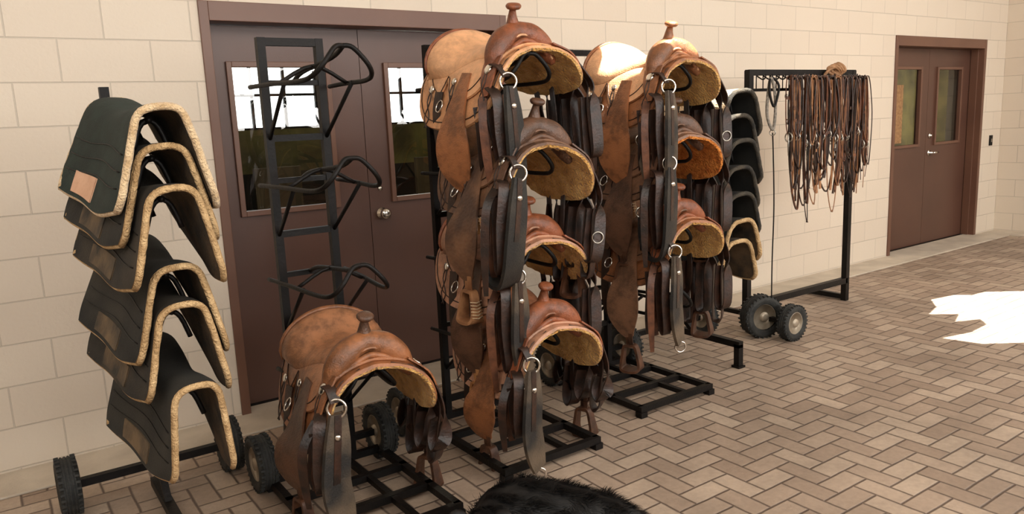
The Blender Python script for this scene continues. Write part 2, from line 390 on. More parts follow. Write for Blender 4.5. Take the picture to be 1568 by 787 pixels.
# doors
def door(n,X0,X1,wins,mid,lever):
    fr=MB()
    fr.mm((X0,-.012,0),(X0+.05,.16,DH),MFRAME); fr.mm((X1-.05,-.012,0),(X1,.16,DH),MFRAME)
    fr.mm((X0+.05,-.012,DH-.1),(X1-.05,.16,DH),MFRAME)
    fr.mm((X0+.05,.05,0),(X0+.066,.13,DH-.1),MFRAME); fr.mm((X1-.066,.05,0),(X1-.05,.13,DH-.1),MFRAME)
    f=empty('door_%d'%n)
    fr.obj('frame',parent=f,bevel=.003)
    lv=MB(); z0,z1=1.11,1.965
    for (la,lb),(a,b) in zip(((X0+.053,mid-.002),(mid+.002,X1-.053)),wins):
        lv.mm((la,.135,.015),(a+.01,.18,DH-.103),MDOOR); lv.mm((b-.01,.135,.015),(lb,.18,DH-.103),MDOOR)
        lv.mm((a+.01,.135,.015),(b-.01,.18,z0+.01),MDOOR); lv.mm((a+.01,.135,z1-.01),(b-.01,.18,DH-.103),MDOOR)
    lv.mm((X0+.05,.10,.0125),(X1-.05,.2,.016),MBLK)
    lv.obj('leaves',parent=f)
    t=MB(); g=MB()
    for a,b in wins:
        w=.03
        t.mm((a,.115,z0),(a+w,.155,z1),MFRAME); t.mm((b-w,.115,z0),(b,.155,z1),MFRAME)
        t.mm((a+w,.115,z0),(b-w,.155,z0+w),MFRAME); t.mm((a+w,.115,z1-w),(b-w,.155,z1),MFRAME)
        g.add([(a+w,.15,z0+w),(b-w,.15,z0+w),(b-w,.15,z1-w),(a+w,.15,z1-w)],[(0,1,2,3)],MGLASS,False)
    t.obj('window_trim',parent=f,bevel=.003); g.obj('window_glass',parent=f)
    h=MB(); hx=mid+.075
    if lever:
        h.lathe((hx,.135,1.03),(0,-1,0),[(.033,0),(.033,.01),(.012,.012),(.012,.05)],MCHR)
        h.tube([(hx,.08,1.03),(hx+.05,.078,1.03),(hx+.11,.08,1.03)],.011,MCHR)
        h.lathe((hx,.135,1.22),(0,-1,0),[(.03,0),(.03,.012),(.012,.016),(.012,.03)],MCHR)
    else:
        h.lathe((hx,.135,1.045),(0,-1,0),[(.036,0),(.036,.01),(.014,.014),(.014,.035),(.03,.045),(.034,.06),(.03,.075),(.012,.08)],MCHR,24)
        h.lathe((hx,.135,1.20),(0,-1,0),[(.014,0),(.014,.008),(.004,.01)],MCHR,16)
    h.obj('handle',parent=f)
door(1,D1[0],D1[1],[(1.205,1.80),(2.145,2.745)],1.995,False)
door(2,D2[0],D2[1],[(7.97,8.53),(8.85,9.42)],8.69,True)
mb=MB(); mb.mm((9.885,-.012,1.05),(9.955,0,1.17),MBLK); mb.mm((9.91,-.018,1.09),(9.93,-.011,1.13),MSTEEL); mb.obj('light_switch',bevel=.002)
# ---------------------------------------------------------------- racks
def wheel(mb,c,axis,R=.125,w=.085):
    h=w/2
    prof=[(R*.62,-h*.75),(R*.8,-h),(R*.93,-h*.92),(R*.99,-h*.6)]
    for g in (-.5,-.17,.17,.5):
        prof+=[(R,h*(g-.1)),(R*.965,h*(g-.04)),(R*.965,h*(g+.04)),(R,h*(g+.1))]
    prof+=[(R*.99,h*.6),(R*.93,h*.92),(R*.8,h),(R*.62,h*.75)]
    mb.lathe(c,axis,prof,MRUB,32,cap=False)
    ax=V(axis).normalized();u=ax.orthogonal().normalized();ww=ax.cross(u)
    for k in range(30):
        a=2*math.pi*k/30
        for sd in(-1,1):
            d=u*math.cos(a+sd*.05)+ww*math.sin(a+sd*.05); t=ax.cross(d)
            Rm=Matrix((ax,t,d)).transposed()
            mb.box(V(c)+d*(R-.002)+ax*sd*h*.72,(h*.4,.010,.010),MRUB,Rm)
    for sd in(-1,1):
        mb.lathe(V(c)+ax*sd*h*.35,ax*sd,[(R*.64,.012),(R*.60,.018),(R*.56,.004),(R*.25,.0),(R*.22,.02),(.012,.024)],MHUB,24)
def saddle_rack(cx,ly,zs,yf,base_f,whl,name='saddle_rack'):
    mb=MB(); T=1.965; hw=.125
    for sx in(-1,1): mb.beam((cx+sx*hw,ly,.04),(cx+sx*hw,ly,T),.034,MBLK)
    mb.beam((cx-hw,ly,T-.017),(cx+hw,ly,T-.017),.032,MBLK)
    for z in zs:
        mb.beam((cx-hw,ly,z-.11),(cx+hw,ly,z-.11),.022,MBLK); mb.beam((cx-hw,ly,z-.34),(cx+hw,ly,z-.34),.028,MBLK)
        r=.0095
        yh=yf
        for sx in(-1,1):
            mb.tube([(cx+sx*.175,ly+.03,z-.125),(cx+sx*.155,ly-.2,z-.125),(cx+sx*.13,yh+.12,z-.13),(cx+sx*.115,yh+.02,z-.115),(cx+sx*.085,yh-.015,z-.075),(cx+sx*.035,yh-.005,z-.018),(cx,yh+.005,z-.011)],r,MBLK,8,sub=5)
            mb.tube([(cx+sx*.14,ly-.3,z-.125),(cx+sx*hw,ly-.015,z-.34)],r*.9,MBLK)
        mb.tube([(cx,yh,z-.012),(cx,yh+.12,z-.045),(cx,ly-.12,z-.075),(cx,ly,z-.11)],r,MBLK,8,sub=5)
        mb.tube([(cx-.14,ly-.24,z-.125),(cx,ly-.25,z-.06),(cx+.14,ly-.24,z-.125)],r*.9,MBLK,8,sub=4)
    bh=.265; z=.045
    for sx in(-1,1): mb.beam((cx+sx*bh,ly,z),(cx+sx*bh,base_f,z),.032,MBLK)
    for t in (0,.34,.67,1):
        y=ly+(base_f-ly)*t; mb.beam((cx-bh-.016,y,z),(cx+bh+.016,y,z),.032,MBLK)
    mb.beam((cx+.09,ly,z),(cx+.09,base_f,z),.026,MBLK)
    for sx in(-1,1):
        for y in (ly,base_f): mb.box((cx+sx*bh,y,.016),(.045,.045,.03),MBLK)
    mb.beam((cx-whl,ly+.03,.125),(cx+whl,ly+.03,.125),.03,MBLK)
    for sx in(-1,1): wheel(mb,(cx+sx*whl,ly+.03,.127),(1,0,0))
    return mb.obj(name)
saddle_rack(1.17,-1.0,[1.89,1.48,1.07,.665],-1.56,-1.74,.29)
saddle_rack(2.03,-.86,[1.875,1.465,1.035,.655],-1.54,-1.61,.37)
saddle_rack(3.0,-.78,[1.835,1.455,1.015,.655],-1.48,-1.47,.30)
# ---------------------------------------------------------------- saddles
def smooth(a,b,x):
    t=max(0,min(1,(x-a)/(b-a)));return t*t*(3-2*t)
def mktab(fth):
    tab=[];s=z=0.0;st=.005
    for k in range(140):
        th=math.radians(fth(k*st))
        tab.append((s,z,th)); s+=math.cos(th)*st; z-=math.sin(th)*st
    def f(d):
        q=min(d/st,138.99);i=int(q);r=q-i;a,b=tab[i],tab[i+1]
        return tuple(a[k]*(1-r)+b[k]*r for k in range(3))
    return f
def mkprof(alpha,soft,flare=0.0):
    return mktab(lambda d: alpha*smooth(0,soft,d)-flare*max(0,min(1,(d-.2)/.2)))
def saddle(loc,cols,roll=0,yaw=0,pitch=0,a1=60,drop=1.0,cm=None,stir=None,fend=None,hornc=None,ccurl=1,flc=None,seed=0):
    rd=random.Random(seed)
    skirt_m,seat_m,swell_m=cols; cm=cm or MNEO; stir=stir or MTAN; fend=fend or skirt_m; hornc=hornc or swell_m; flc=flc or MFLC
    al=min(a1,64)
    mb=MB(); prR=mktab(lambda d:10*smooth(0,.03,d)+(a1-10)*smooth(.03,.34,d)); prL=mktab(lambda d:10*smooth(0,.03,d)+(al-2)*smooth(.03,.25,d))
    def fl(e,u,off):
        s,z,th=(prR if e>=0 else prL)(abs(e)); g=1 if e>=0 else -1
        return V((g*(s+off*math.sin(th)),-u,z+off*math.cos(th)))
    def outline(u0,u1,Dm,p,off,k=.12,fn=None,jit=0):
        uc,uh=(u0+u1)/2,(u1-u0)/2
        def f(a,b):
            t=math.sin((a*2-1)*math.pi/2); w=b*2-1
            D=Dm*max(0.0,1-abs(t)**p)**(1/p)
            u=uc+uh*t
            if fn: D*=fn(u)
            e=w*max(D,.004)
            return fl(e,u+k*abs(e)*t,off+(rd.uniform(-jit,jit) if jit else 0))
        return f
    mb.shell(outline(-.53,.085,.43,3.0,.020),outline(-.53,.085,.43,3.0,.0,jit=.004),40,52,skirt_m,flc,skirt_m,.25,flc)
    sc=lambda u:(1-.34*math.exp(-((u+.285)/.026)**2))*(1-.12*smooth(-.3,-.5,u))
    mb.shell(outline(-.50,.05,.31,2.6,.034,fn=sc),outline(-.50,.05,.31,2.6,.021,fn=sc),44,36,seat_m,skirt_m,skirt_m)
    for g in(-1,1):
        pts=[]
        for k in range(25):
            t=math.sin((k/24*2-1)*math.pi/2*.97); D=.40*(1-abs(t)**3.0)**(1/3.0)
            pts.append(fl(g*D,-.222+.295*t+.12*D*t,.022))
        mb.tube(pts,.0026,MSTRAP,5)
        pts=[fl(g*(.285*(1-abs(t)**2.6)**(1/2.6)*sc(-.225+.26*t)),-.225+.26*t,.036) for t in [k/30*1.9-.95 for k in range(31)]]
        mb.tube(pts,.0022,MSTRAP,5)
    # seat bowl + cantle
    def hwf(u): return .12+.075*smooth(-.1,-.36,u)
    def seatf(ex):
        def f(a,b):
            u=-.485+a*(.485-.0); w=(b*2-1); hw=hwf(u); e=w*hw
            uu=u-.055*w*w
            A=.030+.078*smooth(-.30,-.425,uu)
            A*=1-smooth(-.432,-.482,u); A*=1+.35*smooth(-.12,-.0,u)
            q=(1-abs(w)**2.6)
            dish=.012*math.exp(-((u+.22)/.09)**2)*(1-w*w)
            return fl(e,u,.035+ex+A*max(0,q)**.6-dish)
        return f
    mb.shell(seatf(0),seatf(-.01),34,28,seat_m,skirt_m,skirt_m)
    pts=[];rr=[]
    for k in range(21):
        w=(k/20*2-1)*.96; e=w*.195
        pts.append(fl(e,-.437-.014*(1-w*w),.036+.106*(1-abs(w)**2.6)**.6)); rr.append(.006+.006*(1-w*w))
    mb.tube(pts,rr,swell_m,8)
    # swell / fork
    arch=[(-.175,-.075,.014),(-.158,-.04,.034),(-.128,.012,.050),(-.082,.056,.055),(-.035,.078,.049),(0,.085,.047),(.035,.078,.049),(.082,.056,.055),(.128,.012,.050),(.158,-.04,.034),(.175,-.075,.014)]
    mb.tube([(a,.015-.022*abs(a)/.2,b) for a,b,c in arch],[c for a,b,c in arch],swell_m,14,sub=5)
    mb.tube([(a*.97,-.030,b-.014) for a,b,c in arch[1:-1]],.006,seat_m,6,sub=5)
    mb.tube([(a*.92,-.040,b-.040) for a,b,c in arch[:-2]],.013,swell_m,8,sub=5)
    # horn
    mb.tube([(0,.02,.11),(0,.012,.15),(0,.002,.178),(0,-.004,.19)],[.034,.021,.015,.017],hornc,12,sub=4)
    mb.lathe((0,-.006,.186),(0,-.30,1),[(.012,-.006),(.028,-.003),(.034,.005),(.034,.012),(.027,.019),(.010,.022)],hornc,20)
    for g in(-1,1):
        for e,u,R in ((.185,.02,.026),(.245,-.40,.02),(.22,-.22,.018)):
            o=fl(g*e,u,.040); nrm=(fl(g*e,u,.06)-o).normalized()
            mb.lathe(o,nrm,[(R,0),(R,.003),(R*.65,.007),(R*.2,.009)],MCHR,16)
            for q in(-1,1): mb.tube([o,fl(g*(e+.06),u+.012*q,.042),fl(g*(e+.13),u-.02*q,.034),fl(g*(e+.18),u+.01*q,.030)],.0032,MSTRAP,5,sub=3)
        mb.ring(fl(g*.33,-.30,.040),(g,.1,.6),.028,.004,MCHR)
        mb.ribbon([fl(g*.14,.015,.040),fl(g*.22,.035,.038),fl(g*.30,.045,.034)],(0,1,0),[.11,.09,.04],.007,swell_m)
        b=fl(g*.36,-.33,.026)
        mb.ribbon([fl(g*.26,-.33,.038),b,b+V((g*.012,0,-.14)),b+V((g*.01,-.02,-.24*drop)),b+V((0,-.09,-.27*drop)),b+V((-g*.01,-.13,-.18)),b+V((0,-.13,.0))],(.25*g,1,0),[.05,.05,.055,.06,.06,.05,.04],.006,MSTRAP)
    # fenders + stirrups
    for g in(-1,1):
        fm=fend if g<0 else MSTRAP
        sm=stir if g<0 else MSTIR
        p=[fl(g*.19,-.14,.038),fl(g*.30,-.15,.038),fl(g*.40,-.155,.036)]
        b=p[-1]
        p+=[V((b.x+g*.030,b.y,b.z-.09*drop)),V((b.x+g*.035,b.y+.005,b.z-.19*drop)),V((b.x+g*.02,b.y+.005,b.z-.27*drop)),V((b.x,b.y,b.z-.32*drop))]
        mb.ribbon(p,[(0,1,0),(0,1,0),(-.1,1,0),(-.3,1,0),(-.4,1,0),(-.4,1,0),(-.4,1,0)],[.07,.11,.15,.18,.17,.11,.05],.009,fm,sub=8)
        q=p[-1]
        for du in(-.012,.012):
            mb.ribbon([q+V((g*.006,du,.06)),q+V((g*.004,du,-.02)),q+V((0,du,-.05*drop))],(-.4,1,0),.022,.006,sm,sub=3)
        c=q+V((0,0,-.05*drop))
        st=[(.0,.0),(.030,-.004),(.042,-.05),(.052,-.11),(.044,-.135),(0,-.142),(-.044,-.135),(-.052,-.11),(-.042,-.05),(-.030,-.004)]
        tw=.25+rd.uniform(-.25,.35)
        wd=V((math.cos(tw),math.sin(tw),0)); ud=V((-math.sin(tw),math.cos(tw),0))
        mb.ribbon([c+ud*a+V((0,0,z)) for a,z in st],wd,[.04,.04,.045,.06,.08,.085,.08,.06,.045,.04],.014,sm,sub=4,closed=True)
        if sm in (MTAN,MBRD3):
            for k in range(6):
                mb.tube([c+ud*-(.047+.002*k)+wd*-.03+V((0,0,-.04-.014*k)),c+ud*-(.056+.002*k)+V((0,0,-.045-.014*k)),c+ud*-(.047+.002*k)+wd*.03+V((0,0,-.04-.014*k))],.0025,MCREAM,5)
        mb.tube([c+ud*-.035+V((0,0,-.012)),c+ud*.035+V((0,0,-.012))],.006,MSTEEL,6)
    # near side: cinch and latigo hung from the front dee
    s0=-.175; zr=-.105
    mb.ribbon([fl(-.17,.045,.045),(s0-.01,-.085,-.04),(s0-.005,-.115,zr+.02)],(1,.3,0),.045,.006,MSTRAP)
    mb.ring((s0-.005,-.122,zr),(-.5,-1,.1),.035,.0055,MCHR)
    path=[(s0-.005,-.128,zr-.02),(s0-.02,-.14,zr-.14),(s0-.035,-.14,zr-.28)]
    wid=[.075,.115,.125]
    if ccurl:
        path+=[(s0-.04,-.125,zr-.40),(s0-.04,-.08,zr-.475),(s0-.05,-.005,zr-.465),(s0-.06,.03,zr-.37),(s0-.06,.035,zr-.27)]
        wid+=[.125,.12,.11,.09,.06]
        mb.ring((s0-.06,.036,zr-.25),(-.5,-1,0),.030,.005,MCHR)
    else:
        path+=[(s0-.02,-.13,zr-.39),(s0+.0,-.12,zr-.48)]; wid+=[.12,.08]
        mb.ring((s0,-.12,zr-.505),(-.5,-1,0),.028,.005,MCHR)
    mb.ribbon(path,(1,.35,0),wid,.016,cm,sub=6)
    mb.ribbon([(a-.002,b-.010,c) for a,b,c in path[:3]],(1,.35,0),.032,.004,MSTRAP,sub=6)
    mb.lathe((path[1][0],path[1][1]-.012,path[1][2]+.04),(-.3,-1,0),[(.012,0),(.012,.006),(.004,.008)],MCHR,10)
    x=s0-.075
    mb.ribbon([fl(-.26,.06,.035),(x,-.12,zr-.06),(x-.015,-.12,zr-.22),(x-.01,-.115,zr-.38*drop),(x+.0,-.09,zr-.42*drop),(x,-.07,zr-.36*drop),(x,-.06,zr-.1)],(.8,-.2,0),.046,.006,MSTRAP)
    mb.ribbon([fl(-.30,.03,.035),(x-.05,-.06,zr-.15),(x-.055,-.05,zr-.34*drop),(x-.04,-.03,zr-.52*drop)],(.7,-.5,0),[.035,.035,.035,.02],.005,MSTRAP if seed%2 else MBRD)
    # off-side latigo / billets : hang from the outside of the far skirt
    for k,(u,zl) in enumerate(((.04,-.50),(.0,-.58),(-.10,-.54),(-.30,-.5),(-.20,-.62))):
        e=.34
        b=fl(.42,u,.030); zl*=drop
        mb.ribbon([fl(e-.1,u,.036),fl(e,u,.034),b,b+V((.0,-.005,-.10)),V((b.x-.02,b.y-.01,zl)),V((b.x-.03,b.y+.02,zl-.035)),V((b.x-.03,b.y+.045,zl+.01)),V((b.x-.01,b.y+.04,b.z-.05))],[(0,1,0),(0,1,0),(.3,1,0)]+[(.9,.5,0) if k%2 else (1,-.2,0)]*5,.056,.006,MSTRAP if k!=1 else MBRD2)
    if seed%3==0:
        b=fl(.42,.04,.030); mb.ring((b.x-.02,b.y-.012,-.42*drop),(-.4,-1,0),.026,.004,MSTEEL)
    for k in range(2):
        b=fl(-.34,.03-.05*k,.024)
        mb.ribbon([b,b+V((-.012,-.01,-.1)),b+V((-.02,0,-.24*drop)),b+V((0,.02,-.34*drop))],(.8,-.4,0),.030,.005,MSTRAP if k else MBRD)
    return mb.obj('western_saddle',loc,(math.radians(pitch),math.radians(roll),math.radians(yaw)))
L=leather
brown=L('brown',(148,94,58)); brown2=L('brown_seat',(168,114,78)); red=L('chestnut',(146,80,46)); red2=L('chestnut_swell',(138,78,48))
tan=L('tan',(206,150,106),dark=.68); tan2=L('tan_seat',(222,168,124),dark=.74); dk=L('dark',(96,66,48)); dk2=L('dark_seat',(126,90,66)); pink=L('rosy',(182,134,106),dark=.60)
maho=L('mahogany',(160,104,74))
TD=tooled('leather_tooled_dark',(72,50,38),(118,84,60))
RS=[1.875,1.465,1.035,.655]
saddle((1.17,-1.56,.665),(brown,brown2,brown),roll=0,yaw=-3,drop=.78,cm=MNEO2,ccurl=0,fend=dk,stir=MSTIR,hornc=dk,seed=1,a1=74)
saddle((2.03,-1.47,RS[0]),(tan,tan2,red2),roll=-9,yaw=2,fend=brown,stir=MTAN,cm=MNEO,a1=54,seed=2)
saddle((2.03,-1.57,RS[1]),(TD,dk2,dk),roll=2,yaw=-2,fend=TD,stir=MBRD3,cm=MNEO,a1=66,seed=3)
saddle((2.03,-1.50,RS[2]),(pink,pink,red2),roll=-4,yaw=1,fend=dk,stir=MTAN,cm=MNEO2,ccurl=0,seed=4,a1=66)
saddle((2.03,-1.60,RS[3]),(pink,maho,red2),roll=-2,yaw=-2,drop=.76,fend=brown,stir=MSTIR,cm=MNEO2,ccurl=0,a1=74,seed=5)
saddle((3.0,-1.46,1.835),(brown,tan2,brown),roll=-6,yaw=1,fend=brown,stir=MBRD3,cm=MNEO2,seed=6)
saddle((3.0,-1.48,1.455),(dk2,dk2,dk),roll=-3,yaw=-1,fend=dk,stir=MSTIR,cm=MNEO,flc=MFLC2,seed=7,a1=64)
saddle((3.0,-1.50,1.015),(brown,dk2,red2),roll=-4,yaw=1,fend=dk2,stir=MSTIR,cm=MNEO2,ccurl=0,drop=1.0,seed=8,a1=68)
# ---------------------------------------------------------------- pad racks
def pad(cx,yf,yb,zr,af,ab,Lf,mo,mi=None,edge=None,patch=None,rise=.045,xs=0,soft=.12,er=.011):
    mi=mi or MFELT; edge=edge or MEDGE
    mb=MB(); pf=mkprof(af,soft,4); pb=mkprof(ab,soft*1.2,3)
    def P(a,b,off):
        w=b*2-1; L=Lf*(1+.02*a)
        e=w*L; s1,z1,t1=pf(abs(e)); s2,z2,t2=pb(abs(e))
        s=s1*(1-a)+s2*a; z=z1*(1-a)+z2*a; th=t1*(1-a)+t2*a; g=1 if e>=0 else -1
        y=yf+(yb-yf)*a
        k=max(0,(abs(w)-.84)/.16)
        y+=( .04*k*k if a<.5 else -.05*k*k)*abs(2*a-1)
        zz=zr+z+rise*a-.03*math.sin(a*math.pi)+.006*math.sin(a*9+w*4)
        return V((cx+xs*a+g*(s+off*math.sin(th))+.006*math.sin(a*7+3*w),y,zz+off*math.cos(th)))
    mb.shell(lambda a,b:P(a,b,.0),lambda a,b:P(a,b,-.022),20,44,mo,mi,edge)
    for a in(0,1):
        mb.tube([P(a,k/40,-.012)+V((random.uniform(-1,1),random.uniform(-1,1),random.uniform(-1,1)))*.0012 for k in range(41)],er,edge,7)
    for b in(0,1): mb.tube([P(k/16,b,-.012) for k in range(17)],er*.8,edge,7)
    for b in(.10,.17,.24,.76,.83,.90): mb.tube([P(.04+.92*k/16,b+.03*math.sin(k/16*3.14),.001) for k in range(17)],.0022,MBLK,5)
    if patch:
        pm,a0,a1,b0,b1=patch
        for m in (0,1):
            f=lambda off:(lambda a,b:P(a0+(a1-a0)*a,(b0+(b1-b0)*b) if m==0 else 1-(b0+(b1-b0)*b),off))
            mb.shell(f(.004),f(.0),8,8,pm,pm,pm)
    return mb.obj('saddle_pad')
def pad_rack(cx,ay,zs,yfs,whl,foot_y,fz=.045):
    mb=MB()
    mb.beam((cx,ay,.1),(cx,ay,1.79),.036,MBLK)
    mb.beam((cx-whl,ay,.127),(cx+whl,ay,.127),.034,MBLK)
    mb.beam((cx,ay,fz),(cx,foot_y,fz),.04,MBLK)
    mb.box((cx,foot_y+.02,fz/2),(.04,.04,fz),MBLK)
    mb.box((cx,foot_y+.02,.008),(.06,.06,.014),MBLK)
    mb.beam((cx,ay-.3,fz),(cx,ay,.42),.028,MBLK)
    for z,y in zip(zs,yfs):
        mb.tube([(cx,ay,z-.08),(cx,y+.18,z-.055),(cx,y+.10,z-.05)],.011,MBLK,8)
        for yy in (y+.12,ay-.45):
            mb.tube([(cx-.055,yy,z-.15),(cx-.03,yy,z-.075),(cx,yy,z-.052),(cx+.03,yy,z-.075),(cx+.055,yy,z-.15)],.009,MBLK,7,sub=3)
        mb.tube([(cx,y+.3,z-.06),(cx,ay,z-.2)],.009,MBLK,6)
    for sx in(-1,1): wheel(mb,(cx+sx*whl,ay,.127),(1,0,0))
    return mb.obj('saddle_pad_rack')
az=[1.685,1.56,1.43,1.165,1.04,.778]; ay=[-1.64,-1.61,-1.69,-1.60,-1.62,-1.69]
pad_rack(.49,-.65,az,ay,.335,-1.72)
pm=[MGRN,MBLC,MBRC,MBLC,MBRC,MBLC]
aa=[(76,66),(76,66),(78,67),(77,66),(79,68),(85,73)]
for k in range(6):
    pt=(MPATCH,.45,.80,.02,.12) if k==0 else (MPATCH2,.35,.75,.02,.11)
    pad(.505,ay[k],ay[k]+.64,az[k],aa[k][0],aa[k][1],.40 if k==0 else .385,pm[k],patch=pt,xs=-.03,edge=MCREAM if k==0 else MEDGE,er=.0125 if k==0 else .011)
ez=[1.71,1.565,1.42,1.26,1.10,.94,.81]; ey=[-1.29,-1.27,-1.30,-1.28,-1.29,-1.30,-1.27]
pad_rack(3.76,-.62,ez,ey,.42,-1.30,.15)
em=[MCREAM,MBLC,MBLC,MBLC,MBRC,MBLC,MFELT]
ee=[MDEDGE,MDEDGE,MDEDGE,MDEDGE,MDEDGE,MEDGE,MEDGE]
for k in range(7):
    pad(3.76,ey[k],ey[k]+.6,ez[k],72,63,.37,em[k],mi=MBLC if k<5 else MFELT,edge=ee[k],soft=.19,er=.014)
# ---------------------------------------------------------------- bridle rack
mb=MB(); X0,X1,Y=4.51,5.77,-.75
for x in(X0,X1): mb.beam((x,Y,.0),(x,Y,1.855),.045,MBLK)
mb.beam((X0-.02,Y,1.84),(X1+.02,Y,1.84),.04,MBLK); mb.beam((X0-.02,Y,1.72),(X1,Y,1.72),.02,MBLK); mb.beam((X0,Y,.17),(X1,Y,.17),.045,MBLK)
mb.beam((X1,Y,.03),(X1,Y+.35,.03),.04,MBLK)
mb.beam((X0-.05,Y+.25,.13),(X0-.05,Y-.42,.13),.032,MBLK)
for k in range(16):
    x=X0+.08+k*(X1-X0-.14)/15
    mb.tube([(x,Y,1.82),(x,Y-.05,1.79),(x,Y-.075,1.80),(x,Y-.08,1.825)],.005,MBLK,6,sub=3)
    mb.tube([(x,Y,1.82),(x,Y,1.72)],.004,MBLK,6)
wheel(mb,(X0-.09,Y-.20,.150),(.35,1,0),.15,.12)
wheel(mb,(X0-.02,Y-.40,.127),(0,1,0),.125,.08)
mb.obj('bridle_rack')
def bridle(x,seed,dark):
    rd=random.Random(seed); mb=MB(); m=(MBRD,MBRD2,MBRD3)[dark]
    def loopy(w,l,yy,r,mat,tw=0,cx=0):
        a=rd.uniform(-.03,.03)+cx
        pts=[(0,yy,0),(w*.35+a*.3,yy-.01,-.02),(w*.5+a,yy-.02,-l*.4),(w*.42+a,yy-.02,-l*.8),(a+rd.uniform(-.03,.03),yy-.03,-l),(-w*.42+a,yy-.015,-l*.8),(-w*.5+a,yy-.01,-l*.4),(-w*.35+a*.3,yy-.005,-.02)]
        mb.ribbon(pts,(.45,1,0) if tw else (.9,.4,0),r,.0055,mat,sub=5,closed=True)
    l1=rd.uniform(.42,.55)
    loopy(.12,l1,0,.028,m); loopy(.08,l1*.93,-.03,.024,m,1)
    mb.ribbon([(-.055,-.01,-.14),(0,-.04,-.15),(.055,-.02,-.14)],(0,0,1),.024,.005,m,sub=4)
    mb.ribbon([(-.05,-.01,-.30),(0,-.045,-.32),(.05,-.02,-.30)],(0,0,1),.024,.005,m,sub=4)
    for g in(-1,1):
        mb.ring((g*.045,-.03,-l1+.03),(1,.3*g,0),.034,.005,MSTEEL)
        mb.tube([(g*.045,-.03,-l1+.06),(g*.055,-.035,-l1-.02),(g*.04,-.03,-l1-.10)],.0065,MSTEEL,6,sub=3)
        mb.ring((g*.055,-.01,-.13),(g,.5,0),.014,.0035,MSTEEL)
        mb.ring((g*.05,-.02,-.31),(g*.3,1,0),.016,.0035,MSTEEL)
    mb.tube([(-.045,-.03,-l1+.03),(0,-.05,-l1+.035),(.045,-.03,-l1+.03)],.006,MSTEEL,6,sub=3)
    for k in range(3):
        l2=rd.uniform(.60,.95 if k else 1.1); w=rd.uniform(.07,.18)
        loopy(w,l2,-.015-.012*k,.018,MBRD2 if (k+seed)%2 else m,k%2,rd.uniform(-.05,.05))
    for k in range(4):
        xx=rd.uniform(-.08,.08)
        mb.ribbon([(xx*.3,-.04,-.02),(xx,-.05,-.3),(xx*1.4,-.05,-.6),(xx*.8,-.045,-rd.uniform(.65,.9))],(1,.3,0),.025,.005,rd.choice([MBRD2,MBRD,MBRD2,MBRD3]),sub=4)
    for k in range(4): mb.box((rd.uniform(-.05,.05),-.05,-rd.uniform(.2,.6)),(.03,.012,.022),m)
    return mb.obj('bridle',(x,Y-.075,1.80),(0,0,rd.uniform(-.3,.3)))
for k,x in enumerate([4.86,4.93,5.02,5.09,5.16,5.24,5.33,5.40,5.48,5.55,5.62,5.69,5.76]): bridle(x,k+3,(0,1,0,2,1,0,1,2,0,1,0,1,0)[k])
mb=MB()
mb.tube([(0,0,0),(.03,-.01,-.1),(.04,-.01,-.25),(0,-.02,-.36),(-.05,-.01,-.26),(-.03,0,-.1)],.011,MROPE,7,closed=True,sub=5)
mb.tube([(0,0,0),(.05,-.03,-.06),(.0,-.03,-.2),(-.04,-.02,-.1)],.009,MBLK,7,closed=True,sub=5)
mb.ring((0,-.02,-.38),(1,.5,0),.02,.004,MSTEEL)
mb.tube([(0,-.02,-.38),(.01,-.02,-.5),(.03,-.02,-.9),(.02,-.02,-1.3),(.02,-.02,-1.6)],.005,MBLK,6,sub=4)
mb.obj('rope_halter',(4.66,Y-.07,1.80))
mb=MB()
for k in range(6):
    mb.ring((.01*k-.03,-.012*k,-.03+.008*k),(.2+.25*k,1-.2*k,.5),.06-.004*k,.011,MTROPE,sx=.55)
mb.obj('coiled_rope',(5.42,Y-.05,1.86))
# ---------------------------------------------------------------- dog (lying down, head toward the hall)
dog=empty('dog')
mb=MB()
def bt(pts): mb.tube([p[:3] for p in pts],[p[3] for p in pts],MFUR,16,sub=5)
bt([(1.815,-2.45,.085,.01),(1.79,-2.42,.095,.060),(1.73,-2.36,.115,.100),(1.65,-2.28,.13,.120),(1.57,-2.195,.14,.130),(1.48,-2.12,.145,.138),(1.41,-2.075,.145,.115),(1.355,-2.05,.14,.07),(1.33,-2.04,.135,.01)])
bt([(1.46,-2.11,.16,.03),(1.42,-2.10,.165,.092),(1.35,-2.14,.18,.078),(1.28,-2.19,.185,.068),(1.24,-2.22,.185,.02)])
bt([(1.32,-2.16,.185,.02),(1.29,-2.18,.185,.062),(1.25,-2.22,.185,.074),(1.21,-2.265,.165,.056),(1.185,-2.305,.152,.038),(1.16,-2.345,.142,.030),(1.148,-2.365,.138,.008)])
bt([(1.78,-2.42,.09,.05),(1.82,-2.50,.055,.035),(1.78,-2.60,.045,.036),(1.70,-2.67,.04,.03),(1.62,-2.70,.03,.006)])
for pts in ([(1.44,-2.03,.13,.06),(1.37,-2.02,.10,.055),(1.30,-2.06,.045,.04),(1.20,-2.16,.035,.029),(1.14,-2.22,.032,.031),(1.11,-2.25,.028,.01)],
            [(1.46,-2.18,.13,.06),(1.42,-2.22,.09,.055),(1.38,-2.29,.05,.04),(1.29,-2.39,.035,.029),(1.23,-2.45,.032,.031),(1.205,-2.48,.028,.01)],
            [(1.72,-2.38,.10,.08),(1.66,-2.43,.09,.08),(1.58,-2.45,.07,.055),(1.64,-2.53,.04,.032),(1.56,-2.58,.032,.033),(1.53,-2.60,.028,.01)],
            [(1.76,-2.30,.10,.075),(1.73,-2.21,.09,.075),(1.68,-2.13,.07,.05),(1.75,-2.09,.045,.03),(1.69,-2.03,.032,.033),(1.665,-2.01,.028,.01)]):
    bt(pts)
body=mb.obj('body',parent=dog)
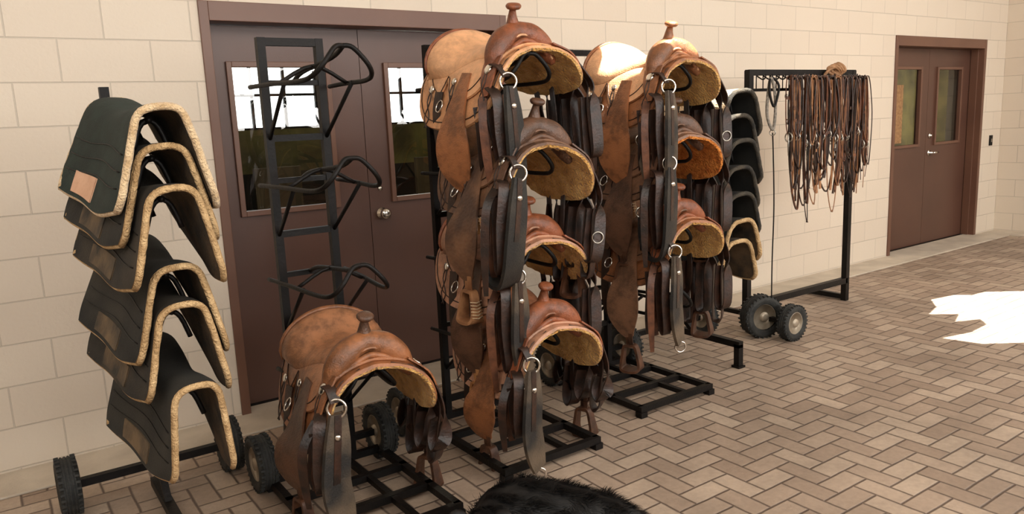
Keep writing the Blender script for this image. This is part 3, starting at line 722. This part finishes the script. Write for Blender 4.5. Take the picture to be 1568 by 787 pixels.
rm=body.modifiers.new('remesh','REMESH'); rm.mode='VOXEL'; rm.voxel_size=.011; rm.use_smooth_shade=True
sm_=body.modifiers.new('smooth','SMOOTH'); sm_.iterations=8; sm_.factor=.5
mb=MB()
f=V((-.55,-.72,-.25)).normalized(); side=V((.79,-.61,0)).normalized(); hc=V((1.245,-2.22,.182))
for g in(-1,1):
    b=hc+side*g*.05+V((.02,.03,.035))
    mb.tube([b,b+V((.0,.0,.035))+side*g*.025,b+f*.02+V((0,0,.045))+side*g*.05,b+f*.03+V((0,0,.015))+side*g*.065],[.03,.024,.014,.004],MFUR,8,sub=3)
    e=hc+f*.062+side*g*.03+V((0,0,.03)); mb.lathe(e,f+side*g*.5,[(.001,-.008),(.009,-.004),(.010,.002),(.006,.008),(.001,.01)],MDEYE,12)
nz=V((1.150,-2.365,.146)); mb.lathe(nz,f,[(.002,-.012),(.014,-.006),(.016,.004),(.010,.012),(.001,.014)],MNOSE,12)
mb.tube([nz+V((0,0,-.03))+side*-.025+f*-.03,nz+V((0,0,-.032))+f*.006,nz+V((0,0,-.03))+side*.025+f*-.03],.003,MNOSE,6,sub=3)
mb.obj('ears_eyes_nose',parent=dog)
bpy.context.view_layer.update()
dg=bpy.context.evaluated_depsgraph_get(); ev=body.evaluated_get(dg); em_=ev.to_mesh()
fur=MB(); vs=[];fs=[]
polys=[(p.center.copy(),p.normal.copy(),p.area,[em_.vertices[i].co.copy() for i in p.vertices]) for p in em_.polygons]
tot=sum(p[2] for p in polys); ax=V((.75,-.66,0)).normalized()
for c,n,a,cs in polys:
    k=int(a/tot*60000+random.random())
    for _ in range(k):
        w=[random.random() for _ in cs]; sw=sum(w); p=sum((q*x for q,x in zip(cs,w)),V())/sw
        if p.z<.03: continue
        big=.036 if c.x>1.3 and p.z>.06 else .014
        wv=V((math.sin(p.y*70+p.z*40),math.cos(p.x*65),math.sin(p.x*60+p.y*50)))*.35
        d=(ax*.7+n*.34+V((0,0,-.30))+wv+V((random.uniform(-.22,.22),random.uniform(-.22,.22),random.uniform(-.2,.12)))).normalized()
        l=big*random.uniform(.6,1.3); sd=d.cross(n).normalized()*.0012
        o=len(vs); m1=p+d*l*.5+n*.005
        vs+=[p-sd-n*.003,p+sd-n*.003,m1+sd*.8,m1-sd*.8,p+d*l-n*.001]
        fs+=[(o,o+1,o+2,o+3),(o+3,o+2,o+4)]
ev.to_mesh_clear()
fur.add(vs,fs,MFUR); fur.obj('fur',parent=dog)
# ---------------------------------------------------------------- lights / world / camera
w=bpy.data.worlds.new('world'); bpy.context.scene.world=w; w.use_nodes=True
w.node_tree.nodes['Background'].inputs[0].default_value=(.96,.98,1,1); w.node_tree.nodes['Background'].inputs[1].default_value=3.2
def area(name,loc,target,sx,sy,p,col):
    l=bpy.data.lights.new(name,'AREA'); l.shape='RECTANGLE'; l.size=sx; l.size_y=sy; l.energy=p; l.color=col
    o=bpy.data.objects.new(name,l); bpy.context.scene.collection.objects.link(o); o.location=loc
    o.rotation_euler=(V(target)-V(loc)).to_track_quat('-Z','Y').to_euler(); return o
area('hall_fill',(2.0,-5.2,4.3),(2.6,-.6,.6),5,2.5,190,(1,.95,.88))  # three area lights added below the ceiling as ambient fill, not actual fixtures
area('hall_fill.001',(8.0,-4.5,4.3),(7,-1,.4),3,3,170,(1,.97,.93))
area('hall_fill.002',(-1.5,-3.5,4.2),(1.2,-.8,1),2.5,2.5,85,(1,.97,.93))
area('window_daylight',(3.6,-8.8,2.4),(3.0,0,1.2),8,1.6,280,(1,.96,.91))
pl=bpy.data.lights.new('tack_room_fill','POINT'); pl.energy=45; pl.shadow_soft_size=.15; pl.color=(1,.9,.7)  # warm fill added to brighten the olive wall, not an actual lamp
po=bpy.data.objects.new('tack_room_fill',pl); bpy.context.scene.collection.objects.link(po); po.location=(3.6,2.4,2.7)
s=bpy.data.lights.new('sun','SUN'); s.energy=34; s.angle=.004; s.color=(1,.95,.86)
so=bpy.data.objects.new('sun',s); bpy.context.scene.collection.objects.link(so); so.location=(5,-5,8)
so.rotation_euler=SL.to_track_quat('-Z','Y').to_euler()
cd=bpy.data.cameras.new('camera'); cd.sensor_width=36; cd.lens=26.98; cd.clip_start=.05
co=bpy.data.objects.new('camera',cd); bpy.context.scene.collection.objects.link(co)
r=V((.8176,-.5743,-.0426)).normalized(); bk=V((-.5598,-.81,.1749)); bk=(bk-r*bk.dot(r)).normalized(); up=bk.cross(r)
M4=Matrix((r,up,bk)).transposed().to_4x4(); M4.translation=V((0,-4.28,1.582)); co.matrix_world=M4
bpy.context.scene.camera=co
vs_=bpy.context.scene.view_settings; vs_.view_transform='Standard'; vs_.look='None'; vs_.exposure=0
